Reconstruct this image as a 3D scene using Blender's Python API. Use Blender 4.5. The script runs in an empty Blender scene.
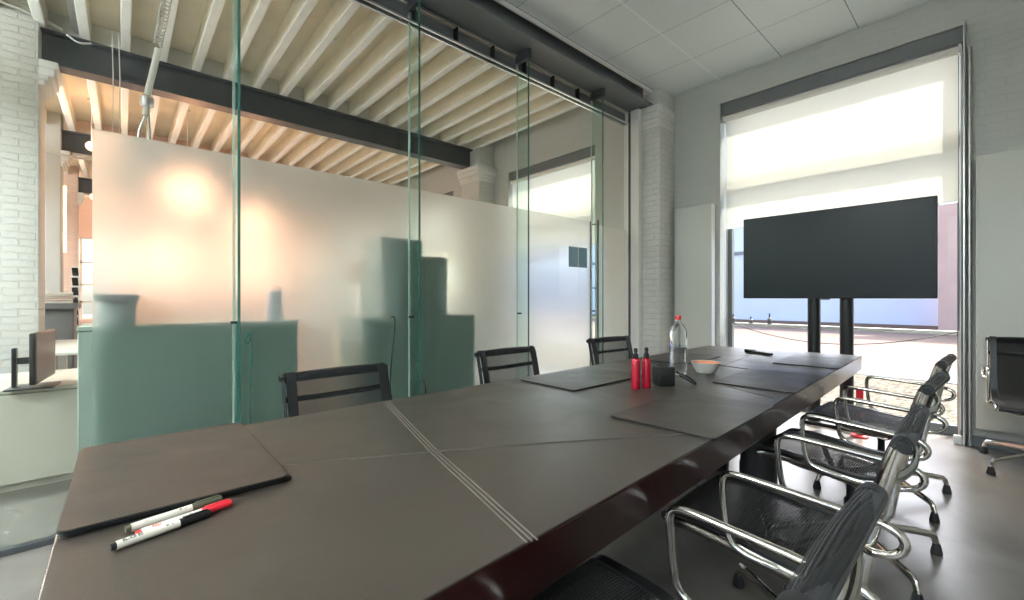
import bpy, bmesh, math, random
from mathutils import Vector, Matrix
random.seed(7)
sc = bpy.context.scene
COL = sc.collection
PI = math.pi
R = math.radians

# ------------------------------------------------------------------ materials
def new_mat(name):
    m = bpy.data.materials.new(name); m.use_nodes = True
    return m, m.node_tree, m.node_tree.nodes['Principled BSDF']

def mat(name, col, rough=0.5, metal=0.0, noise=0.0, nscale=8.0, bump=0.0, bscale=60.0, spec=0.5, coat=0.0, stretch=None):
    m, nt, b = new_mat(name)
    N, L = nt.nodes, nt.links
    b.inputs['Base Color'].default_value = (*col, 1)
    b.inputs['Roughness'].default_value = rough
    b.inputs['Metallic'].default_value = metal
    b.inputs['Specular IOR Level'].default_value = spec
    b.inputs['Coat Weight'].default_value = coat
    tc = N.new('ShaderNodeTexCoord')
    src = tc.outputs['Object']
    if stretch:
        mp = N.new('ShaderNodeMapping'); mp.inputs['Scale'].default_value = stretch
        L.new(src, mp.inputs[0]); src = mp.outputs[0]
    if noise > 0:
        nz = N.new('ShaderNodeTexNoise'); nz.inputs['Scale'].default_value = nscale; nz.inputs['Detail'].default_value = 5
        L.new(src, nz.inputs['Vector'])
        rp = N.new('ShaderNodeMapRange')
        rp.inputs['From Min'].default_value = 0.3; rp.inputs['From Max'].default_value = 0.7
        rp.inputs['To Min'].default_value = 1 - noise; rp.inputs['To Max'].default_value = 1 + noise
        L.new(nz.outputs['Fac'], rp.inputs['Value'])
        mx = N.new('ShaderNodeVectorMath'); mx.operation = 'SCALE'; mx.inputs[0].default_value = col
        L.new(rp.outputs[0], mx.inputs['Scale']); L.new(mx.outputs[0], b.inputs['Base Color'])
        r2 = N.new('ShaderNodeMapRange'); r2.inputs['From Min'].default_value = 0.3; r2.inputs['From Max'].default_value = 0.7
        r2.inputs['To Min'].default_value = rough * (1 - noise * .7); r2.inputs['To Max'].default_value = min(1, rough * (1 + noise * .7))
        L.new(nz.outputs['Fac'], r2.inputs['Value']); L.new(r2.outputs[0], b.inputs['Roughness'])
    if bump > 0:
        bz = N.new('ShaderNodeTexNoise'); bz.inputs['Scale'].default_value = bscale; bz.inputs['Detail'].default_value = 4
        L.new(src, bz.inputs['Vector'])
        bp = N.new('ShaderNodeBump'); bp.inputs['Strength'].default_value = bump; bp.inputs['Distance'].default_value = 0.01
        L.new(bz.outputs['Fac'], bp.inputs['Height']); L.new(bp.outputs[0], b.inputs['Normal'])
    return m

def brick_mat(name, col, mortar=None, bump=0.6, mk=.86, bw=.22, bh=.068, contrast=.06):
    m, nt, b = new_mat(name); N, L = nt.nodes, nt.links
    b.inputs['Roughness'].default_value = 0.62
    tc = N.new('ShaderNodeTexCoord'); sx = N.new('ShaderNodeSeparateXYZ'); L.new(tc.outputs['Object'], sx.inputs[0])
    ad = N.new('ShaderNodeMath'); L.new(sx.outputs[0], ad.inputs[0]); L.new(sx.outputs[1], ad.inputs[1])
    cb = N.new('ShaderNodeCombineXYZ'); L.new(ad.outputs[0], cb.inputs[0]); L.new(sx.outputs[2], cb.inputs[1])
    nz = N.new('ShaderNodeTexNoise'); nz.inputs['Scale'].default_value = 5; L.new(tc.outputs['Object'], nz.inputs['Vector'])
    sc_ = N.new('ShaderNodeVectorMath'); sc_.operation = 'SCALE'; sc_.inputs['Scale'].default_value = .03
    L.new(nz.outputs['Color'], sc_.inputs[0])
    av = N.new('ShaderNodeVectorMath'); L.new(cb.outputs[0], av.inputs[0]); L.new(sc_.outputs[0], av.inputs[1])
    bk = N.new('ShaderNodeTexBrick')
    bk.inputs['Scale'].default_value = 1; bk.inputs['Brick Width'].default_value = bw; bk.inputs['Row Height'].default_value = bh
    bk.inputs['Mortar Size'].default_value = .006; bk.inputs['Mortar Smooth'].default_value = .6
    bk.inputs['Color1'].default_value = (*col, 1)
    bk.inputs['Color2'].default_value = (*[c * (1 - contrast) for c in col], 1)
    mo = mortar or tuple(c * mk for c in col)
    bk.inputs['Mortar'].default_value = (*mo, 1)
    L.new(av.outputs[0], bk.inputs['Vector']); L.new(bk.outputs['Color'], b.inputs['Base Color'])
    n2 = N.new('ShaderNodeTexNoise'); n2.inputs['Scale'].default_value = 22; n2.inputs['Detail'].default_value = 5
    L.new(tc.outputs['Object'], n2.inputs['Vector'])
    inv = N.new('ShaderNodeMath'); inv.operation = 'MULTIPLY_ADD'; inv.inputs[1].default_value = -1.0
    L.new(bk.outputs['Fac'], inv.inputs[0]); 
    ml = N.new('ShaderNodeMath'); ml.operation = 'MULTIPLY'; ml.inputs[1].default_value = 1.3; L.new(n2.outputs['Fac'], ml.inputs[0])
    L.new(ml.outputs[0], inv.inputs[2])
    bp = N.new('ShaderNodeBump'); bp.inputs['Strength'].default_value = bump; bp.inputs['Distance'].default_value = .012
    L.new(inv.outputs[0], bp.inputs['Height']); L.new(bp.outputs[0], b.inputs['Normal'])
    return m

def emis(name, col, strength):
    m, nt, b = new_mat(name)
    b.inputs['Base Color'].default_value = (*col, 1)
    b.inputs['Emission Color'].default_value = (*col, 1); b.inputs['Emission Strength'].default_value = strength
    return m

def clear_glass(name, tint, refl=0.06):
    m = bpy.data.materials.new(name); m.use_nodes = True; nt = m.node_tree; nt.nodes.clear()
    N, L = nt.nodes, nt.links
    o = N.new('ShaderNodeOutputMaterial'); mx = N.new('ShaderNodeMixShader')
    t = N.new('ShaderNodeBsdfTransparent'); t.inputs[0].default_value = (*tint, 1)
    g = N.new('ShaderNodeBsdfGlossy'); g.inputs['Roughness'].default_value = .02
    lw = N.new('ShaderNodeFresnel'); lw.inputs[0].default_value = 1.45
    ml = N.new('ShaderNodeMath'); ml.operation = 'MULTIPLY'
    ge = N.new('ShaderNodeNewGeometry'); fb = N.new('ShaderNodeMath'); fb.operation = 'MULTIPLY_ADD'; k_ = refl / .04 * .8
    fb.inputs[1].default_value = -k_; fb.inputs[2].default_value = k_; L.new(ge.outputs['Backfacing'], fb.inputs[0]); L.new(fb.outputs[0], ml.inputs[1])
    L.new(lw.outputs[0], ml.inputs[0]); L.new(ml.outputs[0], mx.inputs[0])
    L.new(t.outputs[0], mx.inputs[1]); L.new(g.outputs[0], mx.inputs[2]); L.new(mx.outputs[0], o.inputs[0])
    return m

def frosted(name):
    m = bpy.data.materials.new(name); m.use_nodes = True; nt = m.node_tree; nt.nodes.clear()
    N, L = nt.nodes, nt.links
    o = N.new('ShaderNodeOutputMaterial'); mx = N.new('ShaderNodeMixShader'); mx.inputs[0].default_value = FROST_MIX
    g = N.new('ShaderNodeBsdfRefraction'); g.inputs['Roughness'].default_value = FROST_ROUGH; g.inputs['IOR'].default_value = 1.3
    g.inputs['Color'].default_value = (.96, .98, .98, 1)
    t = N.new('ShaderNodeBsdfTranslucent'); t.inputs[0].default_value = (.92, .96, .95, 1)
    L.new(g.outputs[0], mx.inputs[1]); L.new(t.outputs[0], mx.inputs[2]); L.new(mx.outputs[0], o.inputs[0])
    return m
FROST_ROUGH = .36
FROST_MIX = .26

def blind_mat(name):
    m = bpy.data.materials.new(name); m.use_nodes = True; nt = m.node_tree; nt.nodes.clear()
    N, L = nt.nodes, nt.links
    o = N.new('ShaderNodeOutputMaterial'); mx = N.new('ShaderNodeMixShader'); mx.inputs[0].default_value = .5
    d = N.new('ShaderNodeBsdfDiffuse'); d.inputs[0].default_value = (.84, .84, .80, 1)
    t = N.new('ShaderNodeBsdfTranslucent'); t.inputs[0].default_value = (.88, .88, .83, 1)
    L.new(d.outputs[0], mx.inputs[1]); L.new(t.outputs[0], mx.inputs[2]); L.new(mx.outputs[0], o.inputs[0])
    return m

def mesh_mat(name, col, hole):
    m = bpy.data.materials.new(name); m.use_nodes = True; nt = m.node_tree
    N, L = nt.nodes, nt.links; b = N['Principled BSDF']; o = N['Material Output']
    b.inputs['Base Color'].default_value = (*col, 1); b.inputs['Roughness'].default_value = .38
    b.inputs['Sheen Weight'].default_value = .08; b.inputs['Specular IOR Level'].default_value = .3; b.inputs['Roughness'].default_value = .5
    t = N.new('ShaderNodeBsdfTransparent'); mx = N.new('ShaderNodeMixShader')
    tc = N.new('ShaderNodeTexCoord'); wv = N.new('ShaderNodeTexWave'); wv.inputs['Scale'].default_value = 42; wv.bands_direction = 'X'
    sp = N.new('ShaderNodeSeparateXYZ'); sb = N.new('ShaderNodeMath'); sb.operation = 'SUBTRACT'; cb = N.new('ShaderNodeCombineXYZ')
    L.new(tc.outputs['Object'], sp.inputs[0]); L.new(sp.outputs[2], sb.inputs[0]); L.new(sp.outputs[1], sb.inputs[1]); L.new(sb.outputs[0], cb.inputs[0])
    L.new(cb.outputs[0], wv.inputs[0])
    mr = N.new('ShaderNodeMapRange'); mr.inputs['To Min'].default_value = hole * .55; mr.inputs['To Max'].default_value = hole * 1.35
    L.new(wv.outputs['Fac'], mr.inputs['Value']); L.new(mr.outputs[0], mx.inputs[0])
    bp = N.new('ShaderNodeBump'); bp.inputs['Strength'].default_value = .7; bp.inputs['Distance'].default_value = .004
    L.new(wv.outputs['Fac'], bp.inputs['Height']); L.new(bp.outputs[0], b.inputs['Normal'])
    L.new(b.outputs[0], mx.inputs[1]); L.new(t.outputs[0], mx.inputs[2]); L.new(mx.outputs[0], o.inputs[0])
    return m

M = {}
M['wall'] = brick_mat('wall_paint', (.52, .535, .505), bump=.22, contrast=.02, mk=.96)
M['white_brick'] = brick_mat('white_brick', (.68, .68, .64), bump=.8, mk=.95, contrast=.03)
M['old_brick'] = brick_mat('far_brick', (.78, .60, .52), bump=.5)
M['plaster'] = mat('plaster', (.50, .51, .49), .7, noise=.05, nscale=3, bump=.1, bscale=15)
M['white_paint'] = mat('white_paint', (.74, .74, .71), .5, noise=.04, nscale=4)
M['joist'] = mat('joist_lit_face', (.93, .92, .87), .6, noise=.05, nscale=6, bump=.25, bscale=20, stretch=(1, 6, 6))
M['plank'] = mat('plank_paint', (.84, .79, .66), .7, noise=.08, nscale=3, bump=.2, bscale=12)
M['steel'] = mat('dark_steel_paint', (.055, .062, .068), .45, noise=.08, nscale=5)
M['steel_grey'] = mat('grey_steel_paint', (.16, .175, .18), .4, noise=.04, nscale=5)
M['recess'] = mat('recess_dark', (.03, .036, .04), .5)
M['alu'] = mat('satin_aluminium', (.72, .73, .72), .28, 1.0)
M['chrome'] = mat('polished_aluminium', (.66, .63, .58), .13, 1.0)
M['pipe'] = mat('galvanised_pipe', (.55, .55, .52), .35, .8, noise=.1, nscale=12)
M['glass'] = clear_glass('clear_glass', (.955, .98, .968), .045)
M['win_glass'] = clear_glass('window_glass', (.97, .98, .98), .03)
M['fin'] = clear_glass('fin_glass', (.90, .965, .94), .04)
M['fin_edge'] = mat('green_glass_edge', (.035, .15, .12), .15, coat=.3)
M['fin_edge_pale'] = mat('pale_glass_edge', (.55, .70, .64), .2, coat=.4)
M['frost'] = frosted('frosted_film')
M['blind'] = blind_mat('blind_fabric')
M['cabinet'] = mat('sage_green_laminate', (.31, .375, .32), .4, noise=.03, nscale=3)
M['cabinet_dark'] = mat('sage_gap', (.09, .14, .12), .5)
M['desk'] = mat('white_laminate', (.74, .72, .66), .35)
M['low_cab'] = mat('warm_white_laminate', (.56, .52, .44), .4)
M['black'] = mat('black_plastic', (.012, .012, .013), .35)
M['black_metal'] = mat('black_metal', (.018, .02, .022), .35, .3)
M['screen'] = mat('screen_glass', (.010, .018, .022), .30, spec=.25)
M['dark_red'] = mat('table_side_lacquer', (.018, .0045, .004), .24, coat=.0, spec=.4)
M['rubber'] = mat('rubber', (.02, .02, .02), .6)
M['red_plastic'] = mat('red_bottle', (.42, .008, .028), .22, coat=.5)
M['red_cap'] = mat('red_cap', (.70, .05, .05), .35)
M['red_paint'] = mat('red_paint', (.80, .03, .05), .4)
M['white_plastic'] = mat('white_plastic', (.82, .81, .76), .35)
M['cream_ink'] = mat('marker_white', (.85, .82, .72), .3)
M['ink'] = mat('black_ink', (.02, .02, .02), .4)
M['green_cap'] = mat('olive_cap', (.10, .11, .07), .3)
M['bowl_out'] = mat('bowl_glaze', (.62, .60, .56), .3)
M['bowl_in'] = mat('bowl_orange', (.80, .32, .16), .4)
M['paper'] = mat('paper', (.80, .77, .70), .8)
M['grey_lam'] = mat('grey_laminate', (.15, .155, .155), .5)
M['beige'] = mat('beige_board', (.62, .48, .30), .6)
M['card'] = mat('brown_cardboard', (.45, .27, .18), .8)
M['blue'] = mat('blue_plastic', (.08, .22, .38), .35)
M['sticker'] = mat('sticker_blue', (.20, .34, .40), .5)
M['facade'] = mat('pale_facade', (.58, .62, .78), .8, noise=.03, nscale=1)
M['pink_brick'] = mat('pink_masonry', (.50, .34, .30), .8, noise=.06, nscale=2)
M['road'] = mat('pinkish_paving', (.17, .115, .09), .85, noise=.06, nscale=2)
M['kerb'] = mat('pale_kerb', (.19, .20, .215), .8, noise=.04, nscale=3)
M['rad'] = mat('radiator_enamel', (.60, .61, .56), .4)
M['rad_side'] = mat('radiator_side', (.84, .85, .84), .3)
M['clear_pet'] = None

def gravel():
    m, nt, b = new_mat('gravel'); N, L = nt.nodes, nt.links
    tc = N.new('ShaderNodeTexCoord'); v = N.new('ShaderNodeTexVoronoi'); v.inputs['Scale'].default_value = 26
    L.new(tc.outputs['Object'], v.inputs['Vector'])
    cr = N.new('ShaderNodeValToRGB'); e = cr.color_ramp.elements
    e[0].color = (.035, .028, .02, 1); e[1].color = (.26, .22, .155, 1); el = e.new(.5); el.color = (.13, .105, .07, 1)
    sp = N.new('ShaderNodeSeparateColor'); L.new(v.outputs['Color'], sp.inputs[0]); L.new(sp.outputs[0], cr.inputs[0])
    L.new(cr.outputs[0], b.inputs['Base Color']); b.inputs['Roughness'].default_value = .9
    bp = N.new('ShaderNodeBump'); bp.inputs['Strength'].default_value = 1; bp.inputs['Distance'].default_value = .03; bp.invert = True
    L.new(v.outputs['Distance'], bp.inputs['Height']); L.new(bp.outputs[0], b.inputs['Normal'])
    return m
M['gravel'] = gravel()

def pet():
    m, nt, b = new_mat('clear_bottle'); N, L = nt.nodes, nt.links
    b.inputs['Base Color'].default_value = (.93, .96, .96, 1); b.inputs['Transmission Weight'].default_value = 1
    b.inputs['Roughness'].default_value = .03; b.inputs['IOR'].default_value = 1.14
    return m
M['clear_pet'] = pet()

def ceiling_mat():
    """white glossy square metal panels, .63 m module, thin dark joints and one pale joint"""
    m, nt, b = new_mat('ceiling_panels'); N, L = nt.nodes, nt.links
    tc = N.new('ShaderNodeTexCoord'); sx = N.new('ShaderNodeSeparateXYZ'); L.new(tc.outputs['Object'], sx.inputs[0])
    def line(out, off, mod, w):
        a = N.new('ShaderNodeMath'); a.operation = 'SUBTRACT'; a.inputs[1].default_value = off; L.new(out, a.inputs[0])
        p = N.new('ShaderNodeMath'); p.operation = 'PINGPONG'; p.inputs[1].default_value = mod / 2; L.new(a.outputs[0], p.inputs[0])
        c = N.new('ShaderNodeMath'); c.operation = 'LESS_THAN'; c.inputs[1].default_value = w; L.new(p.outputs[0], c.inputs[0])
        return c.outputs[0]
    lx = line(sx.outputs[0], -2.12, .635, .0035); ly = line(sx.outputs[1], 3.80, .635, .0022)
    mxx = N.new('ShaderNodeMath'); mxx.operation = 'MAXIMUM'; L.new(lx, mxx.inputs[0]); L.new(ly, mxx.inputs[1])
    pale = line(sx.outputs[0], -2.12, 100, .006)
    c1 = N.new('ShaderNodeMix'); c1.data_type = 'RGBA'
    c1.inputs[6].default_value = (.78, .83, .83, 1); c1.inputs[7].default_value = (.20, .22, .22, 1)
    L.new(mxx.outputs[0], c1.inputs[0])
    c2 = N.new('ShaderNodeMix'); c2.data_type = 'RGBA'; c2.inputs[7].default_value = (.95, .97, .97, 1)
    L.new(pale, c2.inputs[0]); L.new(c1.outputs[2], c2.inputs[6]); L.new(c2.outputs[2], b.inputs['Base Color'])
    b.inputs['Roughness'].default_value = .28
    nz = N.new('ShaderNodeTexNoise'); nz.inputs['Scale'].default_value = 1.2; L.new(tc.outputs['Object'], nz.inputs['Vector'])
    bp = N.new('ShaderNodeBump'); bp.inputs['Strength'].default_value = .25; bp.inputs['Distance'].default_value = .02
    L.new(nz.outputs['Fac'], bp.inputs['Height']); L.new(bp.outputs[0], b.inputs['Normal'])
    return m
M['ceiling'] = ceiling_mat()

def floor_mat():
    m, nt, b = new_mat('polished_concrete'); N, L = nt.nodes, nt.links
    tc = N.new('ShaderNodeTexCoord')
    n1 = N.new('ShaderNodeTexNoise'); n1.inputs['Scale'].default_value = 1.3; n1.inputs['Detail'].default_value = 8; n1.inputs['Distortion'].default_value = .6
    L.new(tc.outputs['Object'], n1.inputs['Vector'])
    cr = N.new('ShaderNodeValToRGB'); e = cr.color_ramp.elements
    e[0].position = .3; e[0].color = (.15, .14, .125, 1); e[1].position = .7; e[1].color = (.25, .235, .215, 1)
    L.new(n1.outputs['Fac'], cr.inputs[0]); L.new(cr.outputs[0], b.inputs['Base Color'])
    mr = N.new('ShaderNodeMapRange'); mr.inputs['To Min'].default_value = .16; mr.inputs['To Max'].default_value = .34
    L.new(n1.outputs['Fac'], mr.inputs['Value']); L.new(mr.outputs[0], b.inputs['Roughness'])
    return m
M['floor'] = floor_mat()

def leather_mat(name, col, rough, noise=.22):
    m, nt, b = new_mat(name); N, L = nt.nodes, nt.links
    tc = N.new('ShaderNodeTexCoord')
    n1 = N.new('ShaderNodeTexNoise'); n1.inputs['Scale'].default_value = 3.2; n1.inputs['Detail'].default_value = 7; n1.inputs['Distortion'].default_value = 1.2
    L.new(tc.outputs['Object'], n1.inputs['Vector'])
    mr = N.new('ShaderNodeMapRange'); mr.inputs['From Min'].default_value = .3; mr.inputs['From Max'].default_value = .7
    mr.inputs['To Min'].default_value = 1 - noise; mr.inputs['To Max'].default_value = 1 + noise
    L.new(n1.outputs['Fac'], mr.inputs['Value'])
    mx = N.new('ShaderNodeVectorMath'); mx.operation = 'SCALE'; mx.inputs[0].default_value = col
    L.new(mr.outputs[0], mx.inputs['Scale']); L.new(mx.outputs[0], b.inputs['Base Color'])
    m2 = N.new('ShaderNodeMapRange'); m2.inputs['From Min'].default_value = .3; m2.inputs['From Max'].default_value = .7
    m2.inputs['To Min'].default_value = rough * .82; m2.inputs['To Max'].default_value = rough * 1.2
    L.new(n1.outputs['Fac'], m2.inputs['Value']); L.new(m2.outputs[0], b.inputs['Roughness'])
    v = N.new('ShaderNodeTexVoronoi'); v.inputs['Scale'].default_value = 420; L.new(tc.outputs['Object'], v.inputs['Vector'])
    n3 = N.new('ShaderNodeTexNoise'); n3.inputs['Scale'].default_value = 14; n3.inputs['Detail'].default_value = 3; L.new(tc.outputs['Object'], n3.inputs['Vector'])
    ad = N.new('ShaderNodeMath'); ad.operation = 'MULTIPLY_ADD'; ad.inputs[1].default_value = .25; L.new(v.outputs['Distance'], ad.inputs[0]); L.new(n3.outputs['Fac'], ad.inputs[2])
    bp = N.new('ShaderNodeBump'); bp.inputs['Strength'].default_value = .22; bp.inputs['Distance'].default_value = .004
    L.new(ad.outputs[0], bp.inputs['Height']); L.new(bp.outputs[0], b.inputs['Normal'])
    return m
M['leather'] = leather_mat('table_leather', (.052, .043, .035), .34)
M['pad'] = leather_mat('desk_pad_leather', (.042, .034, .028), .40, .08)
M['pad_edge'] = mat('pad_edge', (.006, .008, .008), .45)
M['stitch'] = leather_mat('seam_leather', (.105, .094, .08), .42)
M['mesh'] = mesh_mat('chair_mesh', (.018, .019, .020), .42)
M['mesh_open'] = mesh_mat('chair_mesh_open', (.030, .032, .034), .58)
M['mesh_pad'] = mesh_mat('chair_mesh_roll', (.024, .026, .028), .0)
M['band'] = mat('chair_edge_band', (.012, .013, .014), .45)

# ------------------------------------------------------------------ mesh tools
class MB:
    def __init__(s): s.bm = bmesh.new()
    def box(s, x0, x1, y0, y1, z0, z1, bev=0.0, seg=1, rot=None, piv=None):
        t = bmesh.new(); bmesh.ops.create_cube(t, size=1)
        for v in t.verts:
            v.co = Vector(((x0 + x1) / 2 + v.co.x * (x1 - x0), (y0 + y1) / 2 + v.co.y * (y1 - y0), (z0 + z1) / 2 + v.co.z * (z1 - z0)))
        if bev > 0: bmesh.ops.bevel(t, geom=t.edges[:], offset=bev, segments=seg, affect='EDGES', profile=.5)
        if rot is not None:
            p = Vector(piv) if piv is not None else Vector(((x0 + x1) / 2, (y0 + y1) / 2, (z0 + z1) / 2))
            for v in t.verts: v.co = rot @ (v.co - p) + p
        s._merge(t); return s
    def _merge(s, t):
        me = bpy.data.meshes.new('tmp'); t.to_mesh(me); t.free(); s.bm.from_mesh(me); bpy.data.meshes.remove(me)
    def poly_prism(s, pts, z0, z1, bev=0.0):
        t = bmesh.new(); lo = [t.verts.new((p[0], p[1], z0)) for p in pts]; hi = [t.verts.new((p[0], p[1], z1)) for p in pts]
        t.faces.new(lo[::-1]); t.faces.new(hi); n = len(pts)
        for i in range(n): t.faces.new((lo[i], lo[(i + 1) % n], hi[(i + 1) % n], hi[i]))
        bmesh.ops.recalc_face_normals(t, faces=t.faces[:])
        if bev > 0: bmesh.ops.bevel(t, geom=t.edges[:], offset=bev, segments=2, affect='EDGES', profile=.5)
        s._merge(t); return s
    def lathe(s, prof, cx=0, cy=0, n=24, cap=True):
        t = s.bm; rings = []
        for r, z in prof:
            rings.append([t.verts.new((cx + r * math.cos(2 * PI * i / n), cy + r * math.sin(2 * PI * i / n), z)) for i in range(n)])
        for a, b in zip(rings, rings[1:]):
            for i in range(n): t.faces.new((a[i], a[(i + 1) % n], b[(i + 1) % n], b[i]))
        if cap: t.faces.new(rings[0][::-1]); t.faces.new(rings[-1])
        return s
    def tube(s, pts, r, n=10, closed=False, flat=1.0, smooth=0, up=None, r2=None):
        """sweep; r across, r*flat in the second direction"""
        P = [Vector(p) for p in pts]
        for _ in range(smooth):
            Q = [P[0]] if not closed else []
            m = len(P)
            rng = range(m) if closed else range(m - 1)
            for i in rng:
                a, b = P[i], P[(i + 1) % m]
                Q += [a * .75 + b * .25, a * .25 + b * .75]
            if not closed: Q.append(P[-1])
            P = Q
        t = s.bm; rings = []; m = len(P); prev = None
        for i in range(m):
            if closed: d = P[(i + 1) % m] - P[i - 1]
            else: d = P[min(i + 1, m - 1)] - P[max(i - 1, 0)]
            d.normalize()
            if prev is None:
                u = Vector(up) if up else (Vector((0, 0, 1)) if abs(d.z) < .9 else Vector((1, 0, 0)))
            else: u = prev
            u = (u - d * u.dot(d)).normalized(); prev = u; w = d.cross(u)
            rr = r if r2 is None else r + (r2 - r) * i / (m - 1)
            rings.append([t.verts.new(P[i] + u * (rr * math.cos(2 * PI * k / n)) + w * (rr * flat * math.sin(2 * PI * k / n))) for k in range(n)])
        rng = range(m) if closed else range(m - 1)
        for i in rng:
            a, b = rings[i], rings[(i + 1) % m]
            for k in range(n): t.faces.new((a[k], a[(k + 1) % n], b[(k + 1) % n], b[k]))
        if not closed: t.faces.new(rings[0][::-1]); t.faces.new(rings[-1])
        return s
    def cyl(s, a, b, r, n=16, r2=None): return s.tube([a, b], r, n, r2=r2)
    def strip(s, prof, x0, x1, th, nx=2, sag=0.0):
        """sheet of thickness th following the (y,z) profile, from x0 to x1, sagging in the middle"""
        t = s.bm; m = len(prof); nrm = []
        for i in range(m):
            a = Vector(prof[max(i - 1, 0)]); b = Vector(prof[min(i + 1, m - 1)]); d = (b - a).normalized(); nrm.append(Vector((-d.y, d.x)))
        g = []
        for side in (0, 1):
            rows = []
            for i in range(m):
                row = []
                for k in range(nx + 1):
                    f = k / nx; sg = sag * (1 - (2 * f - 1) ** 2)
                    q = Vector(prof[i]) + nrm[i] * (th * (side - .5) - sg)
                    row.append(t.verts.new((x0 + (x1 - x0) * f, q.x, q.y)))
                rows.append(row)
            g.append(rows)
        for side in (0, 1):
            for i in range(m - 1):
                for k in range(nx):
                    f = (g[side][i][k], g[side][i][k + 1], g[side][i + 1][k + 1], g[side][i + 1][k])
                    t.faces.new(f if side else f[::-1])
        a, b = g
        for i in range(m - 1):
            t.faces.new((a[i][0], a[i + 1][0], b[i + 1][0], b[i][0])); t.faces.new((a[i][nx], b[i][nx], b[i + 1][nx], a[i + 1][nx]))
        for k in range(nx):
            t.faces.new((a[0][k], b[0][k], b[0][k + 1], a[0][k + 1])); t.faces.new((a[-1][k], a[-1][k + 1], b[-1][k + 1], b[-1][k]))
        return s
    def build(s, name, material, parent=None, loc=(0, 0, 0), rotz=0, smooth=True, angle=38):
        bmesh.ops.recalc_face_normals(s.bm, faces=s.bm.faces[:])
        me = bpy.data.meshes.new(name); s.bm.to_mesh(me); s.bm.free()
        me.materials.append(material)
        if smooth:
            me.polygons.foreach_set('use_smooth', [True] * len(me.polygons)); me.set_sharp_from_angle(angle=R(angle))
        o = bpy.data.objects.new(name, me); COL.objects.link(o)
        o.location = loc; o.rotation_euler = (0, 0, rotz)
        if parent: o.parent = parent
        return o

def thing(name, label, cat, loc=(0, 0, 0), rotz=0, group=None):
    o = bpy.data.objects.new(name, None); COL.objects.link(o); o.location = loc; o.rotation_euler = (0, 0, rotz)
    o.empty_display_size = .1
    return tag(o, label, cat, group)
def tag(o, label, cat, group=None):
    o['label'] = label; o['category'] = cat
    if group: o['group'] = group
    return o
def struct(o): o['kind'] = 'structure'; return o
def dup(root, loc, rotz, label=None, group=None):
    r = root.copy(); COL.objects.link(r); r.location = loc; r.rotation_euler = (0, 0, rotz)
    if label: r['label'] = label
    if group: r['group'] = group
    for ch in list(root.children):
        c = ch.copy(); COL.objects.link(c); c.parent = r
        for g in list(ch.children):
            d = g.copy(); COL.objects.link(d); d.parent = c
    return r
def flat_part(name, verts, faces, material, parent):
    me = bpy.data.meshes.new(name); me.from_pydata(verts, [], faces); me.materials.append(material)
    o = bpy.data.objects.new(name, me); COL.objects.link(o); o.parent = parent; return o
def writing(name, body, size, material, parent, loc, rot):
    cu = bpy.data.curves.new(name, 'FONT'); cu.body = body; cu.size = size; cu.extrude = .0003; cu.align_x = 'CENTER'; cu.align_y = 'CENTER'
    o = bpy.data.objects.new(name, cu); COL.objects.link(o)
    dg = bpy.context.evaluated_depsgraph_get(); me = bpy.data.meshes.new_from_object(o.evaluated_get(dg))
    bpy.data.objects.remove(o); me.materials.clear(); me.materials.append(material)
    ob = bpy.data.objects.new(name, me); COL.objects.link(ob); ob.parent = parent; ob.location = loc; ob.rotation_euler = rot
    return ob

# ------------------------------------------------------------------ dimensions
YW = 5.10          # inner face of the window wall
YO = 5.45          # its outer face
HC = 3.69          # meeting room ceiling
GX = -3.054        # glass partition plane
HJ = 3.89          # underside of the joists next door
HP = 4.11          # underside of the planking
XF = -17.6; YB = -4.6; XR = 2.3; YBR = -3.2

# ------------------------------------------------------------------ shell
b = MB(); b.box(XF - .3, XR + .3, YB - .3, YO, -.12, 0)
struct(b.build('floor', M['floor'], smooth=False))
b = MB(); b.box(-2.77, XR + .3, YBR - .3, YW + .05, HC, HC + .06)
struct(b.build('ceiling', M['ceiling'], smooth=False))
b = MB(); b.box(XF - .3, -3.06, YB - .3, YW + .02, HP, HP + .06)
struct(b.build('ceiling_planking', M['plank'], smooth=False))
b = MB(); b.box(-3.05, XR + .3, YB - .3, YO, HP + .1, HP + .2)   # slab above the hung ceiling
struct(b.build('ceiling_slab', M['plaster'], smooth=False))

WIN = [(-2.11, -.175), (-5.78, -3.88), (-9.44, -7.50), (-13.1, -11.15), (-16.76, -14.8)]
WT = 3.414
b = MB()
edges = sorted([w for w in WIN])
xs = XF - .3
for x0, x1 in edges:
    b.box(xs, x0, YW, YO, 0, HP + .1); b.box(x0, x1, YW, YO, WT, HP + .1); xs = x1
b.box(xs, XR + .3, YW, YO, 0, HP + .1)
struct(b.build('wall_front', M['wall'], smooth=False))
# back walls: the meeting room and the office behind the camera, with unseen windows added to let daylight in
BW = [(-.9, 1.5)]
b = MB(); b.box(-3.0, -.9, YBR - .3, YBR, 0, HC + .4); b.box(1.5, XR + .3, YBR - .3, YBR, 0, HC + .4)
b.box(-.9, 1.5, YBR - .3, YBR, 3.1, HC + .4); b.box(-.9, 1.5, YBR - .3, YBR, 0, .8)
struct(b.build('wall_back', M['wall'], smooth=False))
b = MB(); b.box(XR, XR + .3, YBR, YW, 0, HC + .4); struct(b.build('wall_right', M['wall'], smooth=False))
OW = [(-6.2, -3.6), (-9.9, -7.2), (-13.6, -10.9)]
b = MB(); xs = XF - .3
for x0, x1 in sorted(OW):
    b.box(xs, x0, YB - .3, YB, 0, HP + .1); b.box(x0, x1, YB - .3, YB, 3.5, HP + .1); b.box(x0, x1, YB - .3, YB, 0, .9); xs = x1
b.box(xs, -2.7, YB - .3, YB, 0, HP + .1)
struct(b.build('wall_office', M['white_brick'], smooth=False))
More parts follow.
